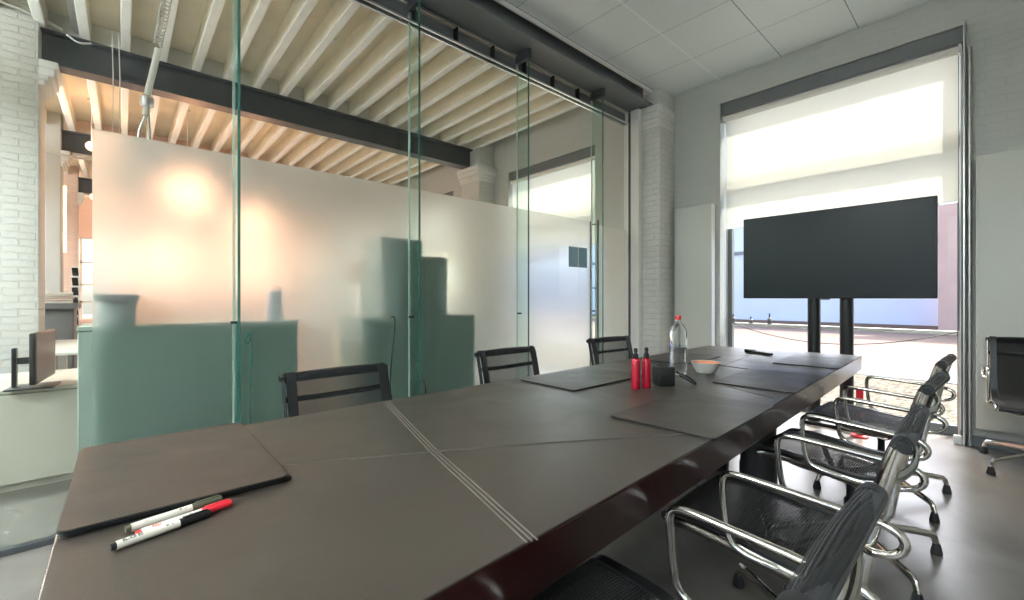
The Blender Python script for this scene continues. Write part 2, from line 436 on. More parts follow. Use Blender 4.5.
b = MB(); b.box(-3.0, -2.7, YB, YBR - .3, 0, HP + .1); struct(b.build('wall_side', M['white_brick'], smooth=False))
b = MB()
b.box(XF - .3, XF, YB, -1.6, 0, HP + .1); b.box(XF - .3, XF, -.2, YW, 0, HP + .1); b.box(XF - .3, XF, -1.6, -.2, 2.95, HP + .1); b.box(XF - .3, XF, -1.6, -.2, 0, .55)
struct(b.build('wall_left', M['old_brick'], smooth=False))

# ------------------------------------------------------------------ windows
def window(n, x0, x1, blind=True):
    y = YO - .13
    b = MB()
    f = .045
    b.box(x0, x0 + f, y, y + .06, 0, WT); b.box(x1 - f, x1, y, y + .06, 0, WT)
    b.box(x0 + f, x1 - f, y, y + .06, 0, .085); b.box(x0 + f, x1 - f, y, y + .06, WT - .06, WT)
    b.box(x0 + f, x1 - f, y, y + .06, 2.50, 2.62)
    o = struct(b.build('window_%d' % n, M['steel_grey'], smooth=False))
    g = MB(); g.box(x0 + f, x1 - f, y + .025, y + .033, .085, WT - .06); g.build('window_glass', M['win_glass'], o, smooth=False)
    r = MB(); r.box(x0 + f, x1 - f, y - .012, y + .05, .865, .90, .004); r.build('window_rail', M['white_paint'], o)
    l = MB(); l.box(x0 + .001, x1 - .001, YW + .02, YW + .10, WT - .135, WT - .001, .003); l.build('steel_lintel', M['steel_grey'], o)
    if blind:
        yb = YW + .055
        t = thing('roller_blind', {1: 'white roller blind pulled halfway down behind the large screen',
                                   2: 'white roller blind in the window seen through the glass partition'}.get(n, 'white roller blind in the office window hidden behind frosted glass %s' % ('nearer the partition' if n == 3 else 'farther along' if n == 4 else 'at the far end')),
                  'blind', ((x0 + x1) / 2, yb, 0))
        w = (x1 - x0) / 2 - .025
        bb = MB(); bb.cyl((-w, 0, WT - .175), (w, 0, WT - .175), .032, 16); bb.build('roller', M['white_plastic'], t)
        bb = MB(); bb.box(-w + .01, w - .01, .028, .0295, 1.992, WT - .17); bb.build('fabric', M['blind'], t, smooth=False)
        bb = MB(); bb.box(-w + .01, w - .01, .020, .038, 1.975, 1.995, .004); bb.build('bottom_bar', M['alu'], t)
        for s in (-1, 1):
            bb = MB(); bb.cyl((s * (w + .004), .03, WT - .2), (s * (w + .004), .03, .09), .004, 8); bb.build('guide_wire', M['alu'], t)
            bb = MB(); bb.box(s * (w + .003) - .01, s * (w + .003) + .01, -.03, .03, WT - .215, WT - .136, .003); bb.build('bracket', M['alu'], t)
    return o
for i, (x0, x1) in enumerate(WIN): window(i + 1, x0, x1)
n = 6
for (x0, x1, y0, z0, z1) in [(-.9, 1.5, YBR - .2, .8, 3.1)] + [(a, c, YB - .2, .9, 3.5) for a, c in OW]:  # unseen back windows, added to bring daylight in
    b = MB(); f = .05
    b.box(x0, x0 + f, y0, y0 + .06, z0, z1); b.box(x1 - f, x1, y0, y0 + .06, z0, z1); b.box(x0 + f, x1 - f, y0, y0 + .06, z0, z0 + f); b.box(x0 + f, x1 - f, y0, y0 + .06, z1 - f, z1)
    b.box((x0 + x1) / 2 - .025, (x0 + x1) / 2 + .025, y0, y0 + .06, z0 + f, z1 - f)
    o = struct(b.build('window_%d' % n, M['steel'], smooth=False)); n += 1
    g = MB(); g.box(x0 + f, x1 - f, y0 + .025, y0 + .033, z0 + f, z1 - f); g.build('window_glass', M['win_glass'], o, smooth=False)
b = MB(); x = XF - .18
b.box(x, x + .06, -1.6, -1.54, .55, 2.95); b.box(x, x + .06, -.26, -.2, .55, 2.95)
for z in (.55, 1.05, 1.55, 2.2, 2.89): b.box(x, x + .06, -1.54, -.26, z, z + .05)
b.box(x, x + .06, -.93, -.87, .60, 2.9)
o = struct(b.build('window_%d' % n, M['white_paint'], smooth=False))

# ------------------------------------------------------------------ pillars and beams
def pillar(x0, x1, y0, y1, ztop, label, sides, zc=3.34, mat_=None, capd=.10):
    t = thing('brick_pillar', label, 'pillar', ((x0 + x1) / 2, (y0 + y1) / 2, 0))
    hx, hy = (x1 - x0) / 2, (y1 - y0) / 2
    b = MB(); b.box(-hx, hx, -hy, hy, 0, ztop, .012, 2); b.build('shaft', mat_ or M['white_brick'], t)
    b = MB()
    for k, (d, z0, z1) in enumerate([(.3, zc - .10, zc - .05), (.5, zc - .05, zc + .0), (.8, zc + .0, zc + .08), (1.0, zc + .08, zc + .155)]):
        d *= capd
        if sides == 'y+': b.box(-hx + .01, hx - .006, hy - .02, hy + d, z0, z1, .008, 2); continue
        e_ = .004 + .002 * k; b.box(-hx - (d if 'x-' in sides else e_), hx + (d if 'x+' in sides else e_), -hy - (d if 'y-' in sides else e_), hy + (d if 'y+' in sides else e_), z0, z1, .008, 2)
    b.build('capital', M['white_paint'], t)
    return t
pillar(-2.92, -2.665, 4.752, YW + .01, HC - .001, 'white painted brick pillar between the glass door and the window wall', 'y-', zc=3.335, capd=.05)
b = MB(); b.cyl((-2.68, 4.77, 0), (-2.68, 4.77, 3.2), .028, 14); 
pillar(-6.72, -6.18, 4.75, YW + .01, HP - .001, 'white pillar seen through the glass under the far end of the dark beam', 'y-x+', zc=3.40)
pillar(-6.72, -6.25, -1.25, -.61, HP - .001, 'broad white brick pillar at the left edge of the picture', 'y+', zc=3.38, capd=.13)
pillar(-10.35, -9.9, -1.25, -.73, HP - .001, 'grey plastered pillar just behind the broad white brick pillar', 'y+', zc=3.38, mat_=M['plaster'])
pillar(-14.0, -13.6, -1.25, -.74, HP - .001, 'brownish pillar in the distance at the far left, beside the frosted glass', 'y+', zc=3.38, mat_=M['old_brick'])
for x, lab in ((-10.1, 'farther'), (-13.8, 'farthest')):
    pillar(x - .25, x + .25, 4.75, YW + .01, HP - .001, 'white pillar on the window wall of the office, %s from the glass' % lab, 'y-x+', zc=3.40)

def ibeam(x, y0, y1, z0, z1, w, label, m, name='steel_beam'):
    b = MB(); t = .022
    b.box(x - w / 2, x + w / 2, y0, y1, z0, z0 + t, .002); b.box(x - w / 2, x + w / 2, y0, y1, z1 - t, z1, .002)
    b.box(x - .012, x + .012, y0, y1, z0 + t, z1 - t)
    return tag(b.build(name, m, smooth=False), label, 'beam')
ibeam(-2.90, YBR + .01, 4.75, 3.497, 3.80, .30, 'grey steel beam over the glass partition, its broad soffit facing down', M['steel_grey'])
ibeam(-6.46, -.62, 4.752, 3.55, HJ - .001, .20, 'nearest dark steel beam carrying the joists, crossing the picture above the frosted glass', M['steel'])
ibeam(-10.1, -.73, 4.752, 3.55, HJ - .001, .20, 'second dark steel beam carrying the joists, just above the top of the frosted glass', M['steel'])
ibeam(-13.8, -.74, 4.752, 3.55, HJ - .001, .20, 'farthest dark steel beam, a short piece seen at the far left', M['steel'])
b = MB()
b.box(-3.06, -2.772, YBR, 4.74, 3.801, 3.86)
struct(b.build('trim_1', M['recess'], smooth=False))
b = MB(); b.box(-2.784, -2.765, YBR + .01, YW, HC - .035, HC + .10, .002); struct(b.build('trim_2', M['white_paint'], smooth=False))
# masonry infill above the nearest beams, between the joists
for q, (x, nm) in enumerate(((-6.46, 'trim_3'), (-10.1, 'trim_4'))):
    b = MB(); b.box(x - .06, x + .02, -.6, 4.75, HJ, HP - .002); struct(b.build(nm, M['white_paint'] if q == 0 else M['old_brick'], smooth=False))

def lit_underside(o, m2):
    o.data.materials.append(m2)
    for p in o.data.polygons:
        if p.normal.z < -.7: p.material_index = 1  # paler undersides: the lighting of the joists put into their colour
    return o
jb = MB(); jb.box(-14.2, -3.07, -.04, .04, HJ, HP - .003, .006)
j0 = None
ys = [1.289 + .316 * k for k in range(-18, 12)]
for y in ys:
    if y > YW - .06 or y < YB + .05: continue
    if j0 is None:
        j0 = tag(lit_underside(jb.build('ceiling_joist', M['plank'], loc=(0, y, 0), smooth=False), M['joist']), 'white painted timber joist of the open office ceiling, resting on the dark beams', 'joist', 'white joists of the office ceiling'); continue
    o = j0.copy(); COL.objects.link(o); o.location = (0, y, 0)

# ------------------------------------------------------------------ glass partition
FY = [-.64, .494, 1.654, 2.79, 3.926]
FT = 2.045
HT = 3.33
fin_label = ['glass fin beyond the left edge, behind the white low cabinet', 'leftmost tall glass fin in view, its dark green edge upright before the left green cabinet',
             'tall glass fin standing before the right stack of green cabinets', 'tall glass fin between the right cabinets and the glass door, behind the second mesh chair',
             'tall glass fin beside the pull handle of the glass door']
for k, y in enumerate(FY):
    t = thing('glass_fin', fin_label[k], 'glass fin', (GX + .01, y, 0), 0, None)
    b = MB(); b.box(.012, .160, -.006, .006, .03, 3.44); b.build('fin_pane', M['fin'], t, smooth=False)
    b = MB(); b.box(.1605, .166, -.007, .007, .03, 3.44); b.build('front_edge', M['fin_edge'], t, smooth=False)
    b = MB(); b.box(.006, .0115, -.007, .007, .03, 3.44); b.build('rear_edge', M['fin_edge_pale'], t, smooth=False)
    b = MB(); b.box(0, .185, -.016, .016, 3.40, 3.485, .003); b.build('ceiling_bracket', M['steel'], t)
    b = MB(); b.box(0, .02, -.012, .012, 3.335, 3.40, .003); b.build('clip', M['alu'], t)
    b = MB(); b.cyl((.04, -.022, 1.04), (.04, .022, 1.04), .008, 12); b.build('fitting', M['black_metal'], t)
pane_label = ['clear glass pane at the far left with a frosted lower part beginning halfway', 'glass pane with frosted lower part between the two leftmost fins',
              'glass pane with frosted lower part in front of the right green cabinets', 'glass pane with frosted lower part showing the bright window and the blue square']
def pane(y0, y1, label, f0):
    t = thing('glass_partition', label, 'glass panel', (GX, (y0 + y1) / 2, 0)); c = (y0 + y1) / 2
    b = MB(); b.box(-.006, .006, y0 - c + .003, y1 - c - .003, .03, HT); b.build('pane', M['glass'], t, smooth=False)
    b = MB(); b.box(-.0115, -.007, f0 - c, y1 - c - .0005, .032, FT); b.build('frosted_film', M['frost'], t, smooth=False)
    return t
pane(-.64, .494, pane_label[0], -.115)
pane(.494, 1.654, pane_label[1], .4945)
pane(1.654, 2.79, pane_label[2], 1.6545)
pane(2.79, 3.926, pane_label[3], 2.7905)
for y0, y1 in ((-1.774, -.64),):
    t = thing('glass_partition', 'clear glass pane without frosting, before the white low cabinet', 'glass panel', (GX, (y0 + y1) / 2, 0)); c = (y0 + y1) / 2
    b = MB(); b.box(-.006, .006, y0 - c + .003, y1 - c - .003, .03, HT); b.build('pane', M['glass'], t, smooth=False)
# glass door at the end
dr = MB(); dr.box(-.006, .006, 3.935, 4.66, .012, HT - .002)
door = struct(dr.build('door_1', M['glass'], loc=(GX, 0, 0), smooth=False))
b = MB(); b.box(-.0115, -.007, 4.07, 4.64, .03, FT - .02); b.build('frosted_film', M['frost'], door, smooth=False)
b = MB()
for x in (-.05, .05):
    b.cyl((x, 4.0, .30), (x, 4.0, FT + .02), .012, 14)
b.build('door_handle', M['steel_grey'], door)
b = MB()
for z in (.45, 1.30, FT - .02): b.cyl((-.05, 4.0, z), (.05, 4.0, z), .008, 12)
b.build('handle_fixing', M['steel_grey'], door)
b = MB(); b.box(GX - .05, GX + .16, 4.665, 4.75, 0, 3.49, .004); struct(b.build('door_2', M['white_paint'], smooth=False)).name = 'trim_5'
b = MB(); b.box(GX + .02, GX + .045, 4.655, 4.668, 0, 3.49); struct(b.build('trim_6', M['steel'], smooth=False))
# head track
b = MB(); b.box(GX - .05, GX - .03, YBR, 4.66, HT, 3.497); b.box(GX + .012, GX + .03, YBR, 4.66, HT, HT + .014); b.box(GX + .012, GX + .03, YBR, 4.66, 3.470, 3.484)
trk = struct(b.build('trim_7', M['alu'], smooth=False))
b = MB(); b.box(GX - .028, GX - .024, YBR, 4.65, HT + .015, 3.468); b.build('track_back', M['steel_grey'], trk, smooth=False)
b = MB()
y = -1.5
while y < 3.9:
    b.box(GX - .024, GX + .026, y - .006, y + .006, HT + .015, 3.469); y += .4
b.build('track_divider', M['black_metal'], trk, smooth=False)
# floor channel
b = MB(); b.box(GX - .02, GX + .02, -3.1, 3.92, 0, .03, .002); struct(b.build('trim_8', M['steel'], smooth=False))
b = MB(); b.box(-.18, -.155, -.10, .10, 0, 0); 
# blue-grey square notice on the glass
b = MB(); b.box(-.002, .002, -.155, .155, -.11, .11, .0015)
nt_ = tag(b.build('notice', M['sticker'], loc=(GX + .010, 3.70, 1.63)), 'blue-grey square notice stuck on the frosted glass near the door', 'sticker')
b = MB(); b.box(.0021, .0027, -.004, .004, -.105, .105); b.build('fold_line', M['white_plastic'], nt_, smooth=False)

# hanging cables by the glass
def cable(name, pts, r, m, label, cat='cable', smooth=2):
    o0 = Vector(pts[0]); b = MB(); b.tube([Vector(p) - o0 for p in pts], r, 8, smooth=smooth)
    return tag(b.build(name, m, loc=o0), label, cat)
gx = GX + .02
cable('hanging_cable', [(gx, .56, .96), (gx + .01, .575, .99), (gx + .01, .585, .95), (gx, .565, .90), (gx + .005, .545, .93), (gx + .01, .575, .985), (gx + .01, .59, .90), (gx, .575, .6), (gx, .58, .3), (gx, .58, .035)], .0035, M['fin_edge'],
      'thin looped cable hanging before the left green cabinet')
cable('hanging_cable', [(gx, 1.50, 1.04), (gx + .01, 1.525, 1.05), (gx + .01, 1.53, .98), (gx, 1.50, .7), (gx, 1.49, .45), (gx, 1.56, .3), (gx, 1.56, .035)], .0045, M['black'],
      'dark cable hanging before the right green cabinets')
cable('hanging_cable', [(gx, 1.80, .20), (gx + .01, 1.72, .45), (gx + .01, 1.76, .55), (gx, 1.80, .50), (gx, 1.80, .035)], .004, M['black'],
      'short cable loop low beside the middle glass fin')

# ------------------------------------------------------------------ things behind the frosted glass
def sideboard(x0, x1, y0, y1, h, label, nd=2):
    cy = (y0 + y1) / 2; cx = (x0 + x1) / 2
    t = thing('sideboard', label, 'cabinet', (cx, cy, 0)); hx = (x1 - x0) / 2; hy = (y1 - y0) / 2
    b = MB(); b.box(-hx, hx - .02, -hy, hy, .05, h - .025, .003); b.box(-hx + .02, hx - .05, -hy + .02, hy - .02, 0, .05); b.build('body', M['cabinet'], t)
    b = MB(); b.box(-hx, hx, -hy - .003, hy + .003, h - .024, h, .003); b.build('top_panel', M['cabinet'], t)
    w = 2 * hy / nd
    for k in range(nd):
        b = MB(); b.box(hx - .019, hx - .001, -hy + k * w + .003, -hy + (k + 1) * w - .003, .06, h - .03, .002); d = b.build('door', M['cabinet'], t)
        yy = -hy + (k + 1) * w - .05 if k % 2 == 0 else -hy + k * w + .05
        b = MB(); b.cyl((hx - .002, yy, h - .30), (hx + .012, yy, h - .30), .008, 10); b.build('knob', M['cabinet_dark'], d)
    return t
SX = GX - .036
sideboard(SX - .42, SX, -.17, .865, 1.04, 'sage green sideboard at the left, close behind the glass with a jar on top')
sideboard(SX - .42, SX, 1.30, 2.33, 1.04, 'sage green sideboard at the right, carrying two green boxes, close behind the glass')
b = MB(); b.box(-.19, .19, -.175, .175, 0, .61, .006, 2); bx1 = b.build('tall_box', M['cabinet'], loc=(SX - .21, 1.635, 1.041))
tag(bx1, 'tall sage green box on the right sideboard, taller of the two', 'box')
t = thing('round_bin', 'lower rounded sage green bin beside the tall box on the right sideboard', 'bin', (SX - .20, 1.985, 1.041))
b = MB(); b.lathe([(.14, 0), (.150, .02), (.152, .44), (.145, .46)], n=32); b.build('body', M['cabinet'], t)
b = MB(); b.lathe([(.155, .461), (.155, .475), (.13, .49), (.02, .495)], n=32); b.build('lid', M['cabinet'], t)
t = thing('storage_tub', 'small pale tub with a black lid on the left sideboard', 'tub', (SX - .085, -.02, 1.041))
b = MB(); b.box(-.07, .07, -.075, .075, 0, .125, .015, 3); b.build('body', M['grey_lam'] if False else M['pipe'], t)
b = MB(); b.box(-.08, .08, -.09, .09, .126, .165, .01, 3); b.build('lid', M['black'], t)
b = MB(); b.box(-.05, .05, -.035, .035, 0, .20, .012, 2); o = b.build('blue_carton', M['blue'], loc=(SX - .30, .80, 1.041)); tag(o, 'small blue carton at the back of the left sideboard, blurred by the frosting', 'carton')
t = thing('storage_cabinet', 'beige cabinet blurred behind the frosted glass, left of the green boxes', 'cabinet', (-4.35, 1.98, 0))
b = MB(); b.box(-.22, .20, -.35, .35, .04, .92, .005); b.build('body', M['beige'], t)
for k in (0, 1):
    b = MB(); b.box(.201, .216, -.345 + .347 * k, -.003 + .347 * k, .06, .91, .002); d = b.build('door', M['beige'], t)
    b = MB(); b.cyl((.216, -.05 + .1 * k, .5), (.235, -.05 + .1 * k, .5), .01, 10); b.build('knob', M['black'], d)
b = MB(); b.box(-.16, .16, -.17, .17, 0, .44, .004); o = b.build('cardboard_box', M['card'], loc=(-4.36, 2.10, .921)); tag(o, 'brown cardboard box on the beige cabinet, lower of its stack', 'box')
b = MB(); b.box(-.15, .15, -.22, .22, 0, .18, .004); o = b.build('cardboard_box', M['card'], loc=(-4.36, 2.02, 1.362)); tag(o, 'flat brown cardboard box on top of the lower cardboard box', 'box')

# ------------------------------------------------------------------ office at the left
t = thing('low_cabinet', 'long low white cabinet on the floor behind the clear glass at the left', 'cabinet', (-4.45, -1.1, 0))
b = MB(); b.box(-.44, .43, -.98, .98, .045, .60, .003); b.box(-.42, .41, -.95, .95, 0, .044); b.build('body', M['low_cab'], t)
b = MB(); b.box(-.45, .45, -1.0, 1.0, .601, .625, .003); b.build('top_panel', M['low_cab'], t)
for k in range(2):
    b = MB(); b.box(.431, .447, -.975 + k * .977, -.003 + k * .977, .05, .595, .002); b.build('door', M['low_cab'], t)
# monitor
t = thing('computer_monitor', 'black computer monitor turned sideways on the low white cabinet', 'monitor', (-4.02, -.44, .626), R(-20))
b = MB(); b.box(-.11, .11, -.12, .09, 0, .012, .004, 2); b.build('base', M['black'], t)
b = MB(); b.box(-.022, .022, -.105, -.085, .0125, .25, .004); b.build('stand', M['black'], t)
b = MB(); b.box(-.015, .015, -.0845, .008, .15, .19, .004); b.build('arm', M['black'], t)
b = MB(); rm = Matrix.Rotation(R(-8), 3, 'X')
b.box(-.24, .24, .012, .04, .045, .35, .006, 2); b.build('housing', M['black'], t)
b = MB(); b.box(-.23, .23, .0405, .042, .06, .34); b.build('screen', M['screen'], t, smooth=False)
t.rotation_euler = (0, 0, R(-5)); t.location = (-4.02, -.40, .626)
# desk further back
t = thing('office_desk', 'white office desk behind the low white cabinet', 'desk', (-6.0, .20, 0))
b = MB(); b.box(-.75, .75, -.75, .75, .70, .73, .004); b.build('desktop', M['desk'], t)
for sx in (-1, 1):
    for sy in (-1, 1):
        b = MB(); b.box(sx * .68 - .035, sx * .68 + .035, sy * .68 - .035, sy * .68 + .035, 0, .699, .004); b.build('leg', M['desk'], t)
# wall cabinet with books
t = thing('grey_cabinet', 'dark grey cabinet with a shelf-like top beyond the white desk', 'cabinet', (-7.9, -.75, 0))
b = MB(); b.box(-.25, .25, -.42, .30, 0, 1.05, .004); b.build('body', M['grey_lam'], t)
b = MB(); b.box(-.27, .35, -.44, .34, 1.051, 1.12, .004); b.build('top_panel', M['grey_lam'], t)
b = MB(); b.box(.251, .262, -.41, .29, .05, 1.03, .002); b.build('door', M['grey_lam'], t)
bcol = [(.7, .66, .58), (.5, .2, .16), (.75, .72, .66), (.62, .55, .45), (.8, .78, .72), (.3, .3, .3)]
def book(loc, w, d, h, col, label, rot=0, tilt=0):
    t = thing('book', label, 'book', loc, rot, 'books on the grey cabinet')
    cm = mat('book_cover', col, .5)
    b = MB(); b.box(-w / 2, w / 2, -d / 2, d / 2, 0, .004); b.box(-w / 2, w / 2, -d / 2, d / 2, h - .004, h); b.box(-w / 2, w / 2, -d / 2, -d / 2 + .004, .004, h - .004); c = b.build('cover', cm, t, smooth=False)
    b = MB(); b.box(-w / 2 + .004, w / 2 - .004, -d / 2 + .0045, d / 2 - .004, .0045, h - .0045); p = b.build('pages', M['paper'], t, smooth=False)
    t.rotation_euler = (tilt, 0, rot)
    return t
z = 1.121
ordn = ['bottom', 'second from bottom', 'middle', 'second from top', 'top']
for k, (dx, h) in enumerate([(0, .03), (.01, .025), (-.01, .03), (.015, .02), (0, .025)]):
    book((-7.68 + dx, -.62, z), .22, .32, h, bcol[k], '%s book of the flat stack on the dark grey cabinet' % ordn[k].capitalize() if False else '%s book of the flat stack on the dark grey cabinet' % ordn[k], rot=.1 * (k % 3)); z += h + .001
# slanted brochures rack
t = thing('brochure_rack', 'white upright rack of slanting dark trays beside the dark grey cabinet', 'rack', (-8.45, -.485, 0))
b = MB(); b.box(-.10, -.06, -.035, .035, 0, 1.62, .004); b.box(-.22, .2, -.05, .05, 0, .03, .004); b.build('upright', M['white_paint'], t)
for k in range(7):
    b = MB(); z0 = .68 + k * .135
    b.box(-.055, .12, -.03, .03, z0, z0 + .012, .002, rot=Matrix.Rotation(R(-35), 3, 'Y'), piv=(-.055, 0, z0)); b.build('tray', M['black'], t)

# ceiling services
def pipe_thing(name, pts, r, m, label, cat='pipe', n=12, smooth=0):
    o0 = Vector(pts[0]); b = MB(); b.tube([Vector(p) - o0 for p in pts], r, n, smooth=smooth)
    return tag(b.build(name, m, loc=o0), label, cat)
pipe_thing('conduit', [(-5.2, -.34, 3.97), (-6.35, -.34, 3.97)], .055, M['pipe'], 'thick grey pipe running between the joists above the nearest dark beam')
pipe_thing('conduit', [(-6.20, -1.0, 3.98), (-6.22, -.62, 3.93), (-6.33, -.46, 3.91)], .016, M['pipe'], 'thin pipe bent over the broad white brick pillar', smooth=2)
pipe_thing('conduit', [(-6.30, -.42, 3.86), (-6.30, -.34, 3.80), (-6.30, -.24, 3.84)], .010, M['alu'], 'small shiny pipe clamp on the nearest dark beam', smooth=2)
pipe_thing('conduit', [(-9.9, -.6, 3.50), (-9.9, 4.7, 3.50)], .022, M['pipe'], 'long thin horizontal pipe below the second dark beam')
pipe_thing('conduit', [(-9.80, -1.0, 3.46), (-9.80, -.55, 3.42), (-9.82, -.2, 3.44)], .02, M['pipe'], 'thin bent pipe on the grey plastered pillar', smooth=2)
# hanging rod with junction and coiled cable
t = thing('pendant_rod', 'pale hanging rod with a cable junction in front of the nearest dark beam', 'rod', (-5.95, .18, 0))
b = MB(); b.tube([(0.08, .10, 3.80), (0.0, .02, 3.36), (-.02, 0, 3.10)], .03, 12); b.build('tube', M['white_plastic'], t)
b = MB(); b.lathe([(.045, 3.19), (.06, 3.21), (.06, 3.29), (.04, 3.31)], -.01, .01, 14); b.build('collar', M['alu'], t)
b = MB(); b.tube([(-.03, 0, 3.12), (-.1, -.05, 2.95), (-.14, -.07, 2.5)], .013, 8); b.tube([(-.01, .02, 3.12), (-.05, .03, 2.95), (-.08, .03, 2.5)], .013, 8); b.build('lead', M['pipe'], t)
pts = []
for k in range(230):
    a = k * .42; f = k / 229
    pts.append((-5.80 + 1.1 * f, .27 + .02 * f + .035 * math.sin(a), 3.80 + .035 * math.cos(a)))
cable('coiled_cable', pts, .005, M['pipe'], 'coiled pale cable stretched between two joists above the hanging rod', smooth=0)
for k, (x, y) in enumerate(((-5.9, -.08), (-5.9, -.03))):
    pipe_thing('hanging_wire', [(x, y, 3.86), (x, y + .01, 3.4), (x, y, 2.4)], .005, M['white_plastic'], '%s of two thin wires hanging past the dark beam' % ('left' if k == 0 else 'right'), 'wire', 6)
# small sensors on planks
for (x, y, lab) in ((-5.0, 1.76, 'small white detector on the plank ceiling, above the long dark beam'), (-5.2, 3.35, 'small white detector on the plank ceiling nearer the window wall')):
    b = MB(); b.lathe([(.02, -.045), (.045, -.04), (.055, -.02), (.055, 0)], n=20); tag(b.build('detector', M['white_plastic'], loc=(x, y, HP - .002)), lab, 'detector')
# warm lamps
M['warm'] = emis('warm_lamp', (1.0, .58, .42), 1.35)
t0_ = None
for k, (x, y, z, r, lab) in enumerate([(-8.4, .75, 2.80, .30, 'large warm globe lamp blurred behind the frosted glass, left of the leftmost glass fin'),
                                       (-9.2, 1.75, 2.55, .26, 'large warm globe lamp blurred behind the frosted glass, right of the leftmost glass fin'),
                                       (-8.9, -.34, 3.42, .07, 'small warm globe lamp hanging beyond the broad white brick pillar'),
                                       (-12.0, -.42, 3.2, .07, 'small warm globe lamp between the second and farthest dark beams')]):
    t = thing('pendant_lamp', lab, 'lamp', (x, y, z))
    b = MB(); b.lathe([(r * math.sin(PI * (q + .35) / 12.7), -r * math.cos(PI * (q + .35) / 12.7)) for q in range(13)], n=28); b.build('globe', M['warm'], t)
    b = MB(); b.cyl((0, 0, r + .001), (0, 0, HP - z - .003), .004, 8); b.build('cord', M['white_plastic'], t)
    b = MB(); b.lathe([(.05, HP - z - .03), (.05, HP - z - .004)], n=16); b.build('ceiling_rose', M['white_plastic'], t)
    l = bpy.data.lights.new('lamp_light', 'POINT'); l.energy = 10 if k < 2 else 9; l.color = (1, .52, .28); l.shadow_soft_size = .08
    lo = bpy.data.objects.new('lamp_light', l); COL.objects.link(lo); lo.parent = t; lo.location = (r + .08, 0, 0)
# warm strip light on the grey plastered pillar
b = MB(); b.box(-.012, .012, -.012, .012, 0, 1.1, .003); o = b.build('strip_light', emis('warm_strip', (1, .62, .22), 9), loc=(-10.36, -.715, 1.95)); tag(o, 'upright warm strip light on the edge of the grey plastered pillar', 'light')
b = MB(); b.box(-.03, -.012, -.02, .02, 0, 1.1); b.build('backing', M['alu'], o, smooth=False)

# ------------------------------------------------------------------ table
T = .74; TB = .632
quad = [(-.548, -.095), (-.690, 4.25), (-1.80, 4.10), (-1.757, -.095)]
t = thing('conference_table', 'long dark leather-topped conference table running to the window', 'table', (-1.2, 2.0, 0))
loc = [(x + 1.2, y - 2.0) for x, y in quad]
b = MB(); b.poly_prism(loc, TB, T - .004, .003); b.build('table_body', M['dark_red'], t, smooth=False)
ins = [(x * .996, y * .9985) for x, y in loc]
b = MB(); b.poly_prism(ins, T - .0039, T, .001); b.build('leather_top', M['leather'], t, smooth=False)
def seam(pts, k, r):
    b = MB()
    for off in k:
        P = []
        for i, p in enumerate(pts):
            a = Vector(pts[max(i - 1, 0)]); c = Vector(pts[min(i + 1, len(pts) - 1)]); d = (c - a).normalized(); nn = Vector((-d.y, d.x))
            q = Vector(p) + nn * off; P.append((q.x + 1.2, q.y - 2.0, T + r * .1))
        b.tube(P, r, 6, flat=1.0)
    return b.build('stitched_seam', M['stitch'], t)
seam([(-1.755, .845), (-1.085, .672), (-.80, .610), (-.566, .558)], (-.011, 0, .011), .0022)
seam([(-1.755, 3.02), (-1.2, 2.93), (-.652, 2.86)], (-.008, .008), .0018)
seam([(-1.15, -.09), (-1.265, .322)][::-1], (0,), .0016)
seam([(-1.265, .322), (-1.181, .485), (-1.085, .672)], (0,), .0018)
seam([(-1.085, .672), (-.90, 1.0), (-.74, 1.26), (-.60, 1.52)], (-.004, .004), .0016)
seam([(-.90, 2.26), (-.66, 2.15)], (-.006, .006), .0014)
seam([(-1.30, 3.9), (-1.20, 2.93)], (0,), .0014)
seam([(-1.20, 2.93), (-.95, 2.30)], (0,), .0014)
for (x, y) in ((-1.04, 3.10), (-1.34, 3.10), (-1.04, .75), (-1.34, .75)):
    b = MB(); b.lathe([(.105, 0), (.11, .006), (.11, .10), (.105, .11), (.105, TB - .001)], x + 1.2, y - 2.0, 28); b.build('leg', M['black_metal'], t)

# ------------------------------------------------------------------ desk pads
def pad(x0, x1, y0, y1, z, label, rot=0, h=.005, r=.018, group=None):
    cx, cy = (x0 + x1) / 2, (y0 + y1) / 2; hx, hy = (x1 - x0) / 2, (y1 - y0) / 2
    t = thing('desk_pad', label, 'desk pad', (cx, cy, z), rot, group)
    def rr(hx, hy, r):
        P = []
        for sx, sy, a0 in ((1, 1, 0), (-1, 1, 90), (-1, -1, 180), (1, -1, 270)):
            for q in range(5):
                a = R(a0 + q * 22.5); P.append((sx * (hx - r) + r * math.cos(a), sy * (hy - r) + r * math.sin(a)))
        return P
    b = MB(); b.poly_prism(rr(hx, hy, r), 0, h * .62); b.build('backing', M['pad_edge'], t, smooth=False)
    b = MB(); b.poly_prism(rr(hx - .0015, hy - .0015, r), h * .62 + .0001, h, .0008); b.build('leather_face', M['pad'], t, smooth=False)
    return t
pad(-1.752, -1.150, -.088, .312, T + .0005, 'bottom leather desk pad of the stack at the near left table corner', 0, .005)
pad(-1.750, -1.145, -.090, .306, T + .0057, 'middle leather desk pad of the stack at the near left table corner', R(.5), .005)
pad(-1.745, -1.140, -.090, .302, T + .0109, 'topmost leather desk pad of the stack at the near left table corner', R(-.3), .006)
pad(-1.715, -1.332, 1.592, 2.20, T + .0024, 'leather desk pad on the left side of the table, before the second mesh chair')
pad(-.978, -.590, 1.362, 1.965, T + .0024, 'leather desk pad on the right side of the table, nearest to the red bottles', R(1.5))
pad(-1.010, -.632, 2.300, 2.93, T + .0024, 'leather desk pad on the right side of the table, behind the white bowl', R(3))
pad(-1.735, -1.375, 2.76, 3.36, T + .0024, 'leather desk pad on the left side of the table behind the clear bottle', R(1))
